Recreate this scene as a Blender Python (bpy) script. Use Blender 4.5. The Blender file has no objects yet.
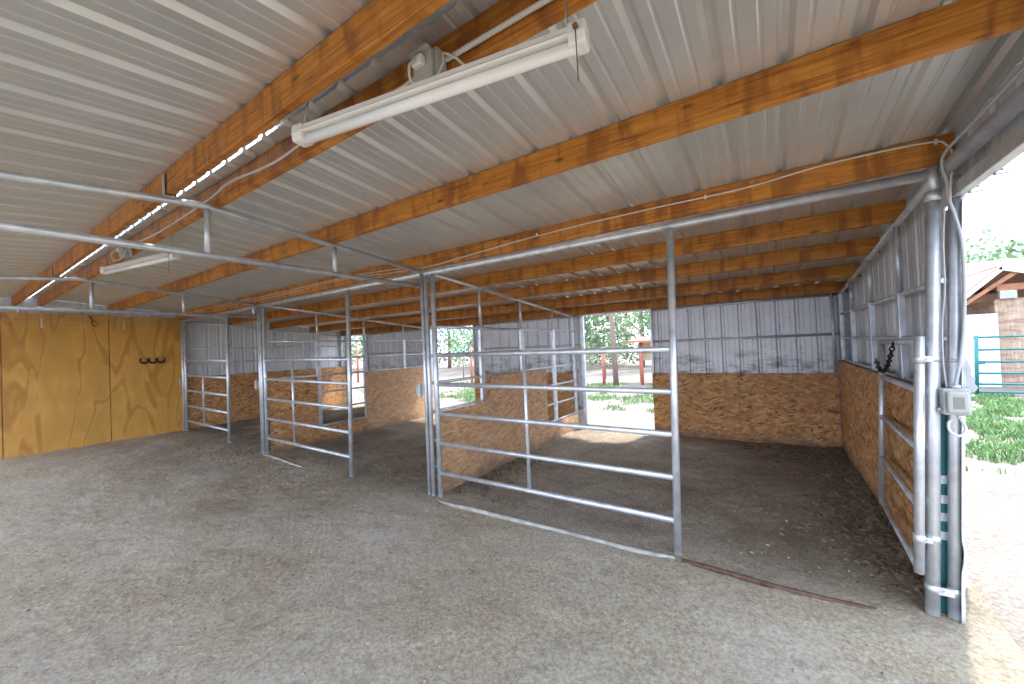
import bpy, bmesh, math, random
from mathutils import Vector, Matrix, noise
S = bpy.context.scene
C = S.collection
random.seed(7)

# ---------------------------------------------------------------- camera
FPX = 391.0
cd = bpy.data.cameras.new('camera'); cam = bpy.data.objects.new('camera', cd); C.objects.link(cam)
cd.sensor_width = 36.0; cd.sensor_fit = 'HORIZONTAL'; cd.lens = FPX * 36.0 / 1024.0
cd.clip_start = 0.05; cd.clip_end = 500
vx = Vector((592.0, -31.0, -FPX)).normalized()
vy = Vector((258.0, -5.0, FPX)); vy = (vy - vx * vy.dot(vx)).normalized()
vz = vx.cross(vy)
right = Vector((vx[0], vy[0], vz[0])); down = Vector((vx[1], vy[1], vz[1])); fwd = Vector((vx[2], vy[2], vz[2]))
M = Matrix.Identity(4)
for i in range(3):
    M[i][0] = right[i]; M[i][1] = -down[i]; M[i][2] = -fwd[i]
M[2][3] = 1.505
cam.matrix_world = M
S.camera = cam

# ---------------------------------------------------------------- view, sky, sun
S.view_settings.view_transform = 'Standard'; S.view_settings.look = 'None'
S.view_settings.exposure = 2.3; S.view_settings.gamma = 1.0; S.view_settings.use_curve_mapping = False
S.cycles.caustics_reflective = False; S.cycles.sample_clamp_indirect = 6.0; S.cycles.max_bounces = 14; S.cycles.diffuse_bounces = 8; S.cycles.glossy_bounces = 6
W = bpy.data.worlds.new('sky'); S.world = W; W.use_nodes = True
wn = W.node_tree; wn.nodes.clear()
def N(t, ty, **k):
    n = t.nodes.new(ty)
    for a, v in k.items():
        if a in n.inputs: n.inputs[a].default_value = v
        else: setattr(n, a, v)
    return n
tc = N(wn, 'ShaderNodeTexCoord'); mp = N(wn, 'ShaderNodeMapping'); mp.inputs['Scale'].default_value = (1.2, 1.2, 6.0)
nz = N(wn, 'ShaderNodeTexNoise', Scale=2.2, Detail=6.0, Roughness=0.55)
rp = N(wn, 'ShaderNodeValToRGB')
rp.color_ramp.elements[0].position = 0.38; rp.color_ramp.elements[0].color = (0.26, 0.45, 0.85, 1)
rp.color_ramp.elements[1].position = 0.62; rp.color_ramp.elements[1].color = (0.92, 0.92, 0.91, 1)
bg = N(wn, 'ShaderNodeBackground', Strength=1.2); wo = N(wn, 'ShaderNodeOutputWorld')
wn.links.new(tc.outputs['Generated'], mp.inputs['Vector']); wn.links.new(mp.outputs[0], nz.inputs['Vector'])
wn.links.new(nz.outputs[0], rp.inputs[0]); wn.links.new(rp.outputs[0], bg.inputs[0]); wn.links.new(bg.outputs[0], wo.inputs[0])
sd = bpy.data.lights.new('sun', 'SUN'); sd.energy = 1.7; sd.angle = math.radians(4); sd.color = (1.0, 0.95, 0.88)
sun = bpy.data.objects.new('sun', sd); C.objects.link(sun)
sun.rotation_euler = Vector((0.16, 0.55, 1.0)).to_track_quat('Z', 'Y').to_euler()

# ---------------------------------------------------------------- materials
def mat(name, rough=0.6, metal=0.0, col=(0.5, 0.5, 0.5)):
    m = bpy.data.materials.new(name); m.use_nodes = True
    t = m.node_tree; b = t.nodes['Principled BSDF']
    b.inputs['Base Color'].default_value = (*col, 1); b.inputs['Roughness'].default_value = rough; b.inputs['Metallic'].default_value = metal
    return m, t, b
def coords(t, scale=(1, 1, 1), rot=(0, 0, 0)):
    tc = N(t, 'ShaderNodeTexCoord'); mp = N(t, 'ShaderNodeMapping'); mp.inputs['Scale'].default_value = scale; mp.inputs['Rotation'].default_value = rot
    t.links.new(tc.outputs['Object'], mp.inputs['Vector']); return mp.outputs[0]
def ramp(t, src, stops):
    r = N(t, 'ShaderNodeValToRGB'); e = r.color_ramp.elements
    while len(e) < len(stops): e.new(0.5)
    for i, (p, c) in enumerate(stops): e[i].position = p; e[i].color = (*c, 1) if len(c) == 3 else c
    t.links.new(src, r.inputs[0]); return r.outputs[0]
def mix(t, fac, a, b, mode='MIX'):
    m = N(t, 'ShaderNodeMix', data_type='RGBA', blend_type=mode)
    for s, i in ((fac, 0), (a, 6), (b, 7)):
        if hasattr(s, 'is_linked'): t.links.new(s, m.inputs[i])
        else: m.inputs[i].default_value = s if i == 0 else (*s, 1)
    return m.outputs[2]
def noisefac(t, vec, scale, detail=3, rough=0.5, dist=0.0):
    n = N(t, 'ShaderNodeTexNoise', Scale=scale, Detail=detail, Roughness=rough, Distortion=dist); t.links.new(vec, n.inputs['Vector']); return n.outputs[0]
def bump(t, b, h, strength=0.3, dist=0.01):
    u = N(t, 'ShaderNodeBump', Strength=strength, Distance=dist); t.links.new(h, u.inputs['Height']); t.links.new(u.outputs[0], b.inputs['Normal'])

def galvanised(name, c0, c1, rough, metal, sc=9.0):
    m, t, b = mat(name, rough, metal)
    v = coords(t); n = noisefac(t, v, sc, 4, 0.6)
    t.links.new(ramp(t, n, [(0.3, c0), (0.7, c1)]), b.inputs['Base Color'])
    n2 = noisefac(t, v, sc * 3, 2)
    r = N(t, 'ShaderNodeMapRange'); r.inputs[3].default_value = rough - .08; r.inputs[4].default_value = rough + .12
    t.links.new(n2, r.inputs[0]); t.links.new(r.outputs[0], b.inputs['Roughness'])
    return m
M_pipe = galvanised('galvanised_pipe', (0.50, 0.53, 0.56), (0.76, 0.79, 0.82), 0.38, 0.6)
M_fit = galvanised('galvanised_fitting', (0.55, 0.57, 0.58), (0.74, 0.76, 0.77), 0.42, 0.6, 20)
M_roof = galvanised('roof_sheet_metal', (0.64, 0.64, 0.61), (0.72, 0.72, 0.69), 0.40, 0.60, 3)
M_side = galvanised('siding_metal', (0.74, 0.76, 0.78), (0.84, 0.86, 0.88), 0.45, 0.2, 3)
M_fascia = galvanised('fascia_metal', (0.36, 0.35, 0.33), (0.45, 0.43, 0.41), 0.5, 0.5, 3)
# stained siding of the back wall
def stained():
    m, t, b = mat('siding_back_stained', 0.45, 0.25)
    v = coords(t); n = noisefac(t, v, 3, 4)
    base = ramp(t, n, [(0.3, (0.68, 0.69, 0.70)), (0.7, (0.80, 0.81, 0.82))])
    g = N(t, 'ShaderNodeSeparateXYZ'); t.links.new(v, g.inputs[0])
    a = N(t, 'ShaderNodeMapRange'); a.interpolation_type = 'SMOOTHSTEP'
    a.inputs[1].default_value = 1.55; a.inputs[2].default_value = 1.0; t.links.new(g.outputs[2], a.inputs[0])
    s = noisefac(t, coords(t, (2.0, 2.0, 5.0)), 1.6, 6, 0.7)
    k = ramp(t, s, [(0.48, (0, 0, 0)), (0.66, (1, 1, 1))])
    mu = N(t, 'ShaderNodeMath', operation='MULTIPLY'); t.links.new(k, mu.inputs[0]); t.links.new(a.outputs[0], mu.inputs[1])
    sp = noisefac(t, v, 28, 2, 0.6); spk = ramp(t, sp, [(0.66, (0, 0, 0)), (0.72, (1, 1, 1))])
    mx = N(t, 'ShaderNodeMath', operation='MAXIMUM'); t.links.new(mu.outputs[0], mx.inputs[0])
    m3 = N(t, 'ShaderNodeMath', operation='MULTIPLY'); m3.inputs[1].default_value = .6; t.links.new(spk, m3.inputs[0]); t.links.new(m3.outputs[0], mx.inputs[1])
    t.links.new(mix(t, mx.outputs[0], base, (0.16, 0.15, 0.14)), b.inputs['Base Color'])
    return m
M_back = stained()

def wood(name, dark, mid, light, axis=0, sc=1.0, blotch=0.65, rough=0.55, bands=True):
    m, t, b = mat(name, rough)
    st = [14.0 * sc] * 3; st[axis] = 0.9 * sc
    v = coords(t, tuple(st))
    g = noisefac(t, v, 2.2, 8, 0.62, 1.2)
    fine = noisefac(t, coords(t, tuple(90.0 if i != axis else 3.0 for i in range(3))), 1.5, 3, 0.6)
    col = ramp(t, g, [(0.30, dark), (0.48, mid), (0.72, light)])
    col = mix(t, 0.35, col, ramp(t, fine, [(0.35, dark), (0.6, light)]), 'MIX')
    vv = coords(t, tuple(1.6 if i != axis else 6.5 for i in range(3)))
    bl = noisefac(t, vv, 1.6, 3, 0.5, 0.5)
    col = mix(t, ramp(t, bl, [(0.47, (0, 0, 0)), (0.62, (blotch,) * 3)]), col, dark)
    kn = N(t, 'ShaderNodeTexVoronoi', Scale=1.0); t.links.new(coords(t, tuple(9.0 if i != axis else 3.2 for i in range(3))), kn.inputs['Vector'])
    col = mix(t, ramp(t, kn.outputs['Distance'], [(0.06, (0.75,) * 3), (0.13, (0, 0, 0))]), col, tuple(c * .4 for c in dark))
    t.links.new(col, b.inputs['Base Color']); bump(t, b, fine, 0.25, 0.004)
    return m
M_beam = wood('purlin_wood', (0.18, 0.05, 0.005), (0.52, 0.18, 0.018), (0.70, 0.31, 0.045))
M_barnwood = wood('weathered_barn_boards', (0.22, 0.13, 0.08), (0.42, 0.28, 0.19), (0.60, 0.46, 0.34), 2)
M_redwood = wood('red_brown_rafters', (0.20, 0.07, 0.03), (0.40, 0.16, 0.07), (0.55, 0.26, 0.13), 1)

def osb(name, tint):
    m, t, b = mat(name, 0.7)
    def flakes(rot, sx, sy, off):
        tcn = N(t, 'ShaderNodeTexCoord'); sep = N(t, 'ShaderNodeSeparateXYZ'); t.links.new(tcn.outputs['Object'], sep.inputs[0])
        ad = N(t, 'ShaderNodeMath', operation='ADD'); t.links.new(sep.outputs[0], ad.inputs[0]); t.links.new(sep.outputs[1], ad.inputs[1])
        cb = N(t, 'ShaderNodeCombineXYZ'); t.links.new(ad.outputs[0], cb.inputs[0]); t.links.new(sep.outputs[2], cb.inputs[1])
        r1 = N(t, 'ShaderNodeMapping'); r1.inputs['Rotation'].default_value = (0, 0, rot); r1.inputs['Location'].default_value = (off, off * .7, 0); t.links.new(cb.outputs[0], r1.inputs[0])
        r2 = N(t, 'ShaderNodeMapping'); r2.inputs['Scale'].default_value = (sx, sy, 1); t.links.new(r1.outputs[0], r2.inputs[0])
        vo = N(t, 'ShaderNodeTexVoronoi', Scale=1.0, Randomness=1.0); vo.voronoi_dimensions = '2D'; t.links.new(r2.outputs[0], vo.inputs['Vector'])
        s = N(t, 'ShaderNodeSeparateColor'); t.links.new(vo.outputs['Color'], s.inputs[0]); return s.outputs[0]
    v = coords(t)
    a = flakes(0.35, 9, 38, 0); c = flakes(2.7, 8, 34, 3.1); d = flakes(-0.15, 10, 44, 7.7)
    n1 = ramp(t, noisefac(t, v, 9, 1), [(0.49, (0, 0, 0)), (0.51, (1, 1, 1))]); n2 = ramp(t, noisefac(t, v, 12, 1), [(0.53, (0, 0, 0)), (0.55, (1, 1, 1))])
    f = mix(t, n2, mix(t, n1, a, c), d)
    col = ramp(t, f, [(0.0, (0.22, 0.085, 0.025)), (0.14, (0.46, 0.20, 0.065)), (0.45, (0.60, 0.29, 0.10)), (0.8, (0.70, 0.38, 0.15)), (1.0, (0.80, 0.52, 0.26))])
    big = noisefac(t, v, 1.3, 4, 0.6)
    col = mix(t, ramp(t, big, [(0.42, (0, 0, 0)), (0.7, (0.45,) * 3)]), col, (0.36, 0.20, 0.10))
    col = mix(t, 0.28, col, tint) if tint else col
    # dirt splashed up from the floor
    g = N(t, 'ShaderNodeSeparateXYZ'); t.links.new(v, g.inputs[0]); nn = noisefac(t, v, 5, 4)
    ma = N(t, 'ShaderNodeMath', operation='MULTIPLY_ADD'); ma.inputs[1].default_value = 0.45; ma.inputs[2].default_value = -0.12
    t.links.new(nn, ma.inputs[0]); sb = N(t, 'ShaderNodeMath', operation='SUBTRACT'); t.links.new(ma.outputs[0], sb.inputs[0]); t.links.new(g.outputs[2], sb.inputs[1])
    k = N(t, 'ShaderNodeMapRange'); k.inputs[1].default_value = -0.05; k.inputs[2].default_value = 0.12; k.inputs[4].default_value = 0.75; t.links.new(sb.outputs[0], k.inputs[0])
    col = mix(t, k.outputs[0], col, (0.16, 0.11, 0.075))
    t.links.new(col, b.inputs['Base Color']); bump(t, b, f, 0.25, 0.003)
    return m
M_osb = osb('oriented_strand_board', None)
M_osbp = osb('pale_strand_board', (0.84, 0.62, 0.44))

def plywood():
    m, t, b = mat('golden_plywood', 0.45)
    v = coords(t, (1, 1.0, 0.22)); n = noisefac(t, v, 2.4, 2, 0.4, 0.6)
    mu = N(t, 'ShaderNodeMath', operation='MULTIPLY'); mu.inputs[1].default_value = 26; t.links.new(n, mu.inputs[0])
    si = N(t, 'ShaderNodeMath', operation='SINE'); t.links.new(mu.outputs[0], si.inputs[0])
    grain = ramp(t, si.outputs[0], [(0.0, (0.66, 0.33, 0.055)), (0.75, (0.70, 0.36, 0.07)), (1.0, (0.50, 0.22, 0.03))])
    bl = noisefac(t, coords(t, (1, 1.6, 0.9)), 1.7, 5, 0.55, 1.0)
    col = mix(t, ramp(t, bl, [(0.35, (0.5,) * 3), (0.55, (0, 0, 0))]), grain, (0.50, 0.27, 0.05))
    col = mix(t, ramp(t, bl, [(0.55, (0, 0, 0)), (0.78, (0.55,) * 3)]), col, (0.74, 0.47, 0.15))
    t.links.new(col, b.inputs['Base Color']); return m
M_ply = plywood()

def dirt():
    m, t, b = mat('dry_dirt', 0.95)
    v = coords(t)
    a = noisefac(t, v, 0.8, 6, 0.6); f = noisefac(t, v, 42, 8, 0.9); g = noisefac(t, v, 7, 5, 0.65)
    col = ramp(t, a, [(0.32, (0.52, 0.405, 0.29)), (0.5, (0.67, 0.54, 0.405)), (0.7, (0.77, 0.645, 0.51))])
    col = mix(t, 0.85, col, ramp(t, f, [(0.36, (0.16, 0.14, 0.115)), (0.48, (0.56, 0.54, 0.50)), (0.62, (1.0, 0.98, 0.93))]), 'OVERLAY')
    col = mix(t, ramp(t, g, [(0.55, (0, 0, 0)), (0.75, (0.5,) * 3)]), col, (0.22, 0.175, 0.14))
    # churned, darker bedding inside the stalls
    sp = N(t, 'ShaderNodeSeparateXYZ'); t.links.new(v, sp.inputs[0])
    k = N(t, 'ShaderNodeMapRange'); k.interpolation_type = 'SMOOTHSTEP'; k.inputs[1].default_value = 2.55; k.inputs[2].default_value = 3.3; t.links.new(sp.outputs[1], k.inputs[0])
    k2 = N(t, 'ShaderNodeMapRange'); k2.interpolation_type = 'SMOOTHSTEP'; k2.inputs[1].default_value = 7.6; k2.inputs[2].default_value = 6.6; t.links.new(sp.outputs[1], k2.inputs[0])
    k3 = N(t, 'ShaderNodeMapRange'); k3.interpolation_type = 'SMOOTHSTEP'; k3.inputs[1].default_value = 1.1; k3.inputs[2].default_value = 0.7; t.links.new(sp.outputs[0], k3.inputs[0])
    mm = N(t, 'ShaderNodeMath', operation='MULTIPLY'); t.links.new(k.outputs[0], mm.inputs[0]); t.links.new(k2.outputs[0], mm.inputs[1])
    m2 = N(t, 'ShaderNodeMath', operation='MULTIPLY'); t.links.new(mm.outputs[0], m2.inputs[0]); t.links.new(k3.outputs[0], m2.inputs[1])
    m4 = N(t, 'ShaderNodeMath', operation='MULTIPLY'); m4.inputs[1].default_value = 0.75; t.links.new(m2.outputs[0], m4.inputs[0])
    st = noisefac(t, v, 1.7, 6, 0.7)
    stc = mix(t, 1.0, ramp(t, st, [(0.38, (0.32, 0.235, 0.165)), (0.62, (0.64, 0.52, 0.39))]), ramp(t, f, [(0.38, (0.35,) * 3), (0.62, (1.2,) * 3)]), 'MULTIPLY')
    dx = N(t, 'ShaderNodeMapRange'); dx.interpolation_type = 'SMOOTHSTEP'; dx.inputs[1].default_value = -1.0; dx.inputs[2].default_value = .7; t.links.new(sp.outputs[0], dx.inputs[0])
    dn = ramp(t, noisefac(t, v, 1.3, 5, .6), [(.42, (.25,) * 3), (.6, (1,) * 3)])
    dm = mix(t, 1.0, dn, dx.outputs[0], 'MULTIPLY')
    stc = mix(t, dm, stc, (.13, .09, .06))
    col = mix(t, m4.outputs[0], col, stc)
    ka = N(t, 'ShaderNodeMapRange'); ka.interpolation_type = 'SMOOTHSTEP'; ka.inputs[1].default_value = .9; ka.inputs[2].default_value = 2.4; t.links.new(sp.outputs[1], ka.inputs[0])  # soft shade over the far left of the aisle, painted into the dirt colour
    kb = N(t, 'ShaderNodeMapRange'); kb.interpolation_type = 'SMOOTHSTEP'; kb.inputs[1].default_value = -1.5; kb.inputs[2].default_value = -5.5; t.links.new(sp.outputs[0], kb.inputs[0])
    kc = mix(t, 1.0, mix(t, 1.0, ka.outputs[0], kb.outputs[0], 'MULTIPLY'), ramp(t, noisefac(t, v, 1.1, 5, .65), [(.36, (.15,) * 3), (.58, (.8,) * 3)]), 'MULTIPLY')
    kshade = mix(t, 1.0, kc, k2.outputs[0], 'MULTIPLY')
    col = mix(t, kshade, col, mix(t, 1.0, col, (.52, .47, .42), 'MULTIPLY'))
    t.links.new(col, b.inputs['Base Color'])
    ad = N(t, 'ShaderNodeMath', operation='ADD'); t.links.new(f, ad.inputs[0]); t.links.new(g, ad.inputs[1])
    bump(t, b, ad.outputs[0], 1.0, 0.035)
    return m
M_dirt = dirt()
M_sand, t_, b_ = mat('pale_sandy_yard', 0.95)
v_ = coords(t_); t_.links.new(mix(t_, 0.5, ramp(t_, noisefac(t_, v_, 0.9, 5), [(0.35, (0.175, 0.146, 0.116)), (0.65, (0.235, 0.20, 0.164))]), ramp(t_, noisefac(t_, v_, 40, 4, .7), [(.38, (.2,) * 3), (.62, (.9,) * 3)]), 'OVERLAY'), b_.inputs['Base Color'])
def simple(name, c, rough=0.6, metal=0.0, var=0.15, sc=8):
    m, t, b = mat(name, rough, metal)
    n = noisefac(t, coords(t), sc, 3); t.links.new(ramp(t, n, [(0.3, tuple(x * (1 - var) for x in c)), (0.7, tuple(min(1, x * (1 + var)) for x in c))]), b.inputs['Base Color']); return m
M_white = simple('white_enamel', (0.80, 0.79, 0.74), 0.35, 0, 0.03)
M_tubew = simple('white_lamp_tube', (0.86, 0.86, 0.83), 0.25, 0, 0.02)
M_cable = simple('pale_cable_jacket', (0.62, 0.60, 0.55), 0.5, 0, 0.08)
M_gcable = simple('grey_cable_jacket', (0.42, 0.44, 0.46), 0.5, 0, 0.08)
M_boxgrey = simple('grey_green_box', (0.40, 0.42, 0.37), 0.5)
M_boxclear = simple('cloudy_plastic', (0.36, 0.39, 0.37), 0.3)
M_black = simple('black_iron', (0.025, 0.022, 0.02), 0.5, 0.4)
M_rust = simple('rusty_pipe', (0.12, 0.065, 0.045), 0.75, 0.2, 0.4, 25)
M_string = simple('brown_string', (0.20, 0.10, 0.05), 0.8)
M_teal = simple('teal_paint', (0.015, 0.17, 0.18), 0.4)
M_leaf = simple('leaf_green', (0.24, 0.36, 0.17), 0.6, 0, 0.35, 3)
M_leaf2 = simple('grey_leaf_green', (0.31, 0.38, 0.26), 0.6, 0, 0.3, 3)
M_bark = simple('bark', (0.22, 0.16, 0.13), 0.9, 0, 0.3, 20)
M_redpost = simple('red_paint', (0.40, 0.12, 0.08), 0.6)
M_grass = simple('grass_blades', (0.16, 0.28, 0.095), 0.6, 0, 0.35, 2)
M_debris = simple('dry_dung', (0.17, 0.125, 0.085), 0.95, 0, 0.4, 30)
M_clod = simple('dry_clods', (0.36, 0.29, 0.21), 0.95, 0, 0.4, 30)
M_dusty = simple('dusty_pipe', (0.42, 0.40, 0.36), 0.8, 0.1, 0.3, 14)
M_straw = simple('straw_bits', (0.55, 0.46, 0.33), 0.9, 0, 0.3, 20)
M_shingle = simple('pale_shingles', (0.55, 0.52, 0.50), 0.8, 0, 0.1)
M_tin = simple('white_tin', (0.68, 0.72, 0.76), 0.45, 0.3, 0.05)
M_cream = simple('cream_wall', (0.60, 0.50, 0.34), 0.8)
M_beamb = simple('dark_fascia', (0.30, 0.17, 0.10), 0.8)
M_whitepaint = simple('white_paint_patch', (0.75, 0.78, 0.78), 0.5)
M_hanger = simple('zinc_strap', (0.42, 0.43, 0.42), 0.45, 0.6)
M_bluep = simple('blue_plastic', (0.05, 0.12, 0.45), 0.5)

# ---------------------------------------------------------------- geometry helpers
def box(bm, x0, x1, y0, y1, z0, z1):
    vs = [bm.verts.new((x, y, z)) for x in (x0, x1) for y in (y0, y1) for z in (z0, z1)]
    for f in ((0, 1, 3, 2), (4, 6, 7, 5), (0, 4, 5, 1), (2, 3, 7, 6), (0, 2, 6, 4), (1, 5, 7, 3)): bm.faces.new([vs[i] for i in f])
    return vs
def prism(bm, poly, axis, a, b):
    """poly: 2-D outline in the two axes other than AXIS, extruded from a to b"""
    def P(p, w):
        q = list(p); q.insert(axis, w); return q
    A = [bm.verts.new(P(p, a)) for p in poly]; B = [bm.verts.new(P(p, b)) for p in poly]
    n = len(poly); bm.faces.new(A[::-1]); bm.faces.new(B)
    for i in range(n): bm.faces.new((A[i], A[(i + 1) % n], B[(i + 1) % n], B[i]))
def tube(bm, pts, r, seg=14):
    pts = [Vector(p) for p in pts]; rings = []; n = len(pts); up = None
    for i, p in enumerate(pts):
        if i == 0: d = pts[1] - p
        elif i == n - 1: d = p - pts[i - 1]
        else: d = (pts[i + 1] - p).normalized() + (p - pts[i - 1]).normalized()
        d.normalize()
        if up is None:
            up = Vector((0, 0, 1)) if abs(d.z) < 0.9 else Vector((1, 0, 0))
        u = d.cross(up).normalized(); w = u.cross(d).normalized(); up = w
        rr = r[i] if isinstance(r, (list, tuple)) else r
        if 0 < i < n - 1:
            c = d.dot((p - pts[i - 1]).normalized()); rr_ = rr / max(c, .5)
        else: rr_ = rr
        rings.append([bm.verts.new(p + u * math.cos(2 * math.pi * k / seg) * rr_ + w * math.sin(2 * math.pi * k / seg) * rr) for k in range(seg)])
    for a, b in zip(rings, rings[1:]):
        for k in range(seg): f = bm.faces.new((a[k], a[(k + 1) % seg], b[(k + 1) % seg], b[k])); f.smooth = True
    bm.faces.new(rings[0][::-1]); bm.faces.new(rings[-1])
def curve_pts(pts, n=8):
    """smooth Catmull-Rom line through the points"""
    P = [Vector(p) for p in pts]; P = [2 * P[0] - P[1]] + P + [2 * P[-1] - P[-2]]; out = []
    for i in range(1, len(P) - 2):
        a, b, c, d = P[i - 1:i + 3]
        for k in range(n):
            s = k / n; out.append(.5 * ((2 * b) + (c - a) * s + (2 * a - 5 * b + 4 * c - d) * s * s + (3 * b - a - 3 * c + d) * s ** 3))
    out.append(P[-2]); return out
def obj(name, bm, m, parent=None, bev=0.0, loc=None):
    bmesh.ops.recalc_face_normals(bm, faces=bm.faces[:])
    if parent is not None:
        top = parent
        while top.parent: top = top.parent
        bmesh.ops.translate(bm, verts=bm.verts[:], vec=-Vector(top.location))
    me = bpy.data.meshes.new(name); bm.to_mesh(me); bm.free(); me.materials.append(m)
    o = bpy.data.objects.new(name, me); C.objects.link(o)
    if parent is not None: o.parent = parent
    if bev:
        md = o.modifiers.new('bevel', 'BEVEL'); md.width = bev; md.segments = 2; md.limit_method = 'ANGLE'
    return o
def B(): return bmesh.new()
def thing(name, label, cat, loc, group=None):
    o = bpy.data.objects.new(name, None); C.objects.link(o); o.location = loc; o.empty_display_size = .1
    o['label'] = label; o['category'] = cat
    if group: o['group'] = group
    return o
def tag(o, label, cat, group=None, kind=None):
    o['label'] = label; o['category'] = cat
    if group: o['group'] = group
    if kind: o['kind'] = kind
    return o
def struct(o): o['kind'] = 'structure'; return o
def pipe(name, pts, r, m, parent=None, seg=14):
    b = B(); tube(b, pts, r, seg); return obj(name, b, m, parent)

# ---------------------------------------------------------------- levels
RIDGE = 1.015
def zr(y): return 2.600 + .087 * (1.91 - y) if y >= RIDGE else 2.600 + .087 * (1.91 - RIDGE) - .095 * (RIDGE - y)
def sm(a, b, x):
    t = max(0, min(1, (x - a) / (b - a))); return t * t * (3 - 2 * t)
def zg(x, y):
    """height of the ground"""
    h = 0.12 * sm(-4.5, -10.0, x) * (1 - sm(7, 9, y))
    return h
XL, XR, YF, YB, YS = -10.22, 0.87, -1.3, 6.72, 2.96

# ---------------------------------------------------------------- ground
def heightmap(x, y):
    p = Vector((x, y, 0))
    inside = (1 - sm(0.8, 1.3, x)) * (1 - sm(6.7, 7.2, y))
    h = zg(x, y) + 0.02 * noise.noise(p * 1.1) + 0.010 * noise.noise(p * 4.0) * inside + 0.008 * noise.noise(p * 13.0) + 0.005 * noise.noise(p * 31.0)
    st = sm(3.0, 3.4, y) * inside
    h += st * (0.018 * noise.noise(p * 2.3 + Vector((5, 5, 0))) + 0.012 * abs(noise.noise(p * 9.0)))
    h += 0.03 * sm(0.35, 0.72, x) * st * (0.6 + .8 * noise.noise(p * 6))
    # clear a level strip where the pipes and posts stand
    return h - 0.008
def grid(name, x0, x1, y0, y1, dx, dy, m, hf):
    nx, ny = max(1, round((x1 - x0) / dx)), max(1, round((y1 - y0) / dy))
    vs = [(x0 + (x1 - x0) * i / nx, y0 + (y1 - y0) * j / ny) for j in range(ny + 1) for i in range(nx + 1)]
    me = bpy.data.meshes.new(name)
    me.from_pydata([(x, y, hf(x, y)) for x, y in vs], [], [(j * (nx + 1) + i, j * (nx + 1) + i + 1, (j + 1) * (nx + 1) + i + 1, (j + 1) * (nx + 1) + i) for j in range(ny) for i in range(nx)])
    me.polygons.foreach_set('use_smooth', [True] * len(me.polygons)); me.materials.append(m)
    o = bpy.data.objects.new(name, me); C.objects.link(o); return o
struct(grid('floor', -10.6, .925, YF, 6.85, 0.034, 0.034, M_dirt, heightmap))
def yard(x, y):
    inside = (-10.55 < x < 0.95) and (YF + .05 < y < 6.8)
    return -0.12 if inside else 0.04 * noise.noise(Vector((x * .5, y * .5, 0))) - 0.012
def heightyard(x, y):
    return heightmap(x, y) if (x < 1.0 + 1e-6 and y < 6.85 and y > YF and x > -10.6) else 0.03 * noise.noise(Vector((x * .6, y * .6, 0))) - .008
yb = B()
def patch(x0, x1, y0, y1, n, mm):
    vs = [[yb.verts.new((x0 + (x1 - x0) * i / n, y0 + (y1 - y0) * j / mm, 0.0)) for i in range(n + 1)] for j in range(mm + 1)]
    for j in range(mm):
        for i in range(n): yb.faces.new((vs[j][i], vs[j][i + 1], vs[j + 1][i + 1], vs[j + 1][i]))
patch(0.92, 80, -60, 90, 60, 100); patch(-90, -10.59, -60, 90, 50, 100); patch(-10.59, .92, 6.84, 90, 40, 80); patch(-10.59, .92, -60, YF + .01, 20, 40)
for v in yb.verts:
    v.co.z = 0.02 * noise.noise(Vector((v.co.x * .5, v.co.y * .5, 0))) - 0.012
struct(obj('ground_yard', yb, M_sand)).name = 'floor_yard'

# ---------------------------------------------------------------- corrugated sheets
PITCH = 0.2295; PH0 = 0.555
def profile(a, b, phase=PH0):
    """rib profile between a and b: (position, height)"""
    out = []
    def h(u):
        q = (u - phase) / PITCH; q = q - math.floor(q + 0.5); d = abs(q) * PITCH
        if d < .011: return .021
        if d < .030: return .021 * (.030 - d) / .019
        for c in (PITCH / 3,):
            e = abs(d - c)
            if e < .004: return .003
            if e < .010: return .003 * (.010 - e) / .006
        return 0.0
    ks = range(math.floor((a - phase) / PITCH) - 1, math.ceil((b - phase) / PITCH) + 2)
    offs = []
    for s in (-1, 1):
        offs += [s * .011, s * .030]
        for c in (PITCH / 3,): offs += [s * (c - .010), s * (c - .004), s * (c + .004), s * (c + .010)]
    us = sorted({round(u, 5) for u in [a, b] + [phase + k * PITCH + o for k in ks for o in offs] if a <= u <= b})
    return [(u, h(u)) for u in us]
def sheet(bm, a, b, place, v0, v1, phase=PH0):
    """place(u, v, h) -> point; v0/v1 may depend on u"""
    f0 = v0 if callable(v0) else (lambda u: v0); f1 = v1 if callable(v1) else (lambda u: v1); prev = None
    for u, h in profile(a, b, phase):
        c = (bm.verts.new(place(u, f0(u), h)), bm.verts.new(place(u, f1(u), h)))
        if prev: bm.faces.new((prev[0], c[0], c[1], prev[1]))
        prev = c
def solid(o, t=.0012, off=1.0):
    md = o.modifiers.new('sheet_gauge', 'SOLIDIFY'); md.thickness = t; md.offset = 0; return o
b = B(); sheet(b, XL - .1, XR + .12, lambda u, v, h: (u, v, zr(v) + h + .002), RIDGE + .006, YB + .28)
struct(solid(obj('ceiling', b, M_roof)))
b = B(); sheet(b, XL - .1, XR + .12, lambda u, v, h: (u, v, zr(v) + h + .002), YF - .2, RIDGE - .010)
struct(solid(obj('ceiling_front_slope', b, M_roof))).name = 'ceiling_front'
b = B()
prism(b, [(RIDGE - .16, zr(RIDGE) + .018), (RIDGE, zr(RIDGE) + .034), (RIDGE + .16, zr(RIDGE) + .018), (RIDGE + .16, zr(RIDGE) + .020), (RIDGE, zr(RIDGE) + .036), (RIDGE - .16, zr(RIDGE) + .020)], 0, -2.15, XR + .12)
struct(obj('trim_1', b, M_roof))
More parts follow.
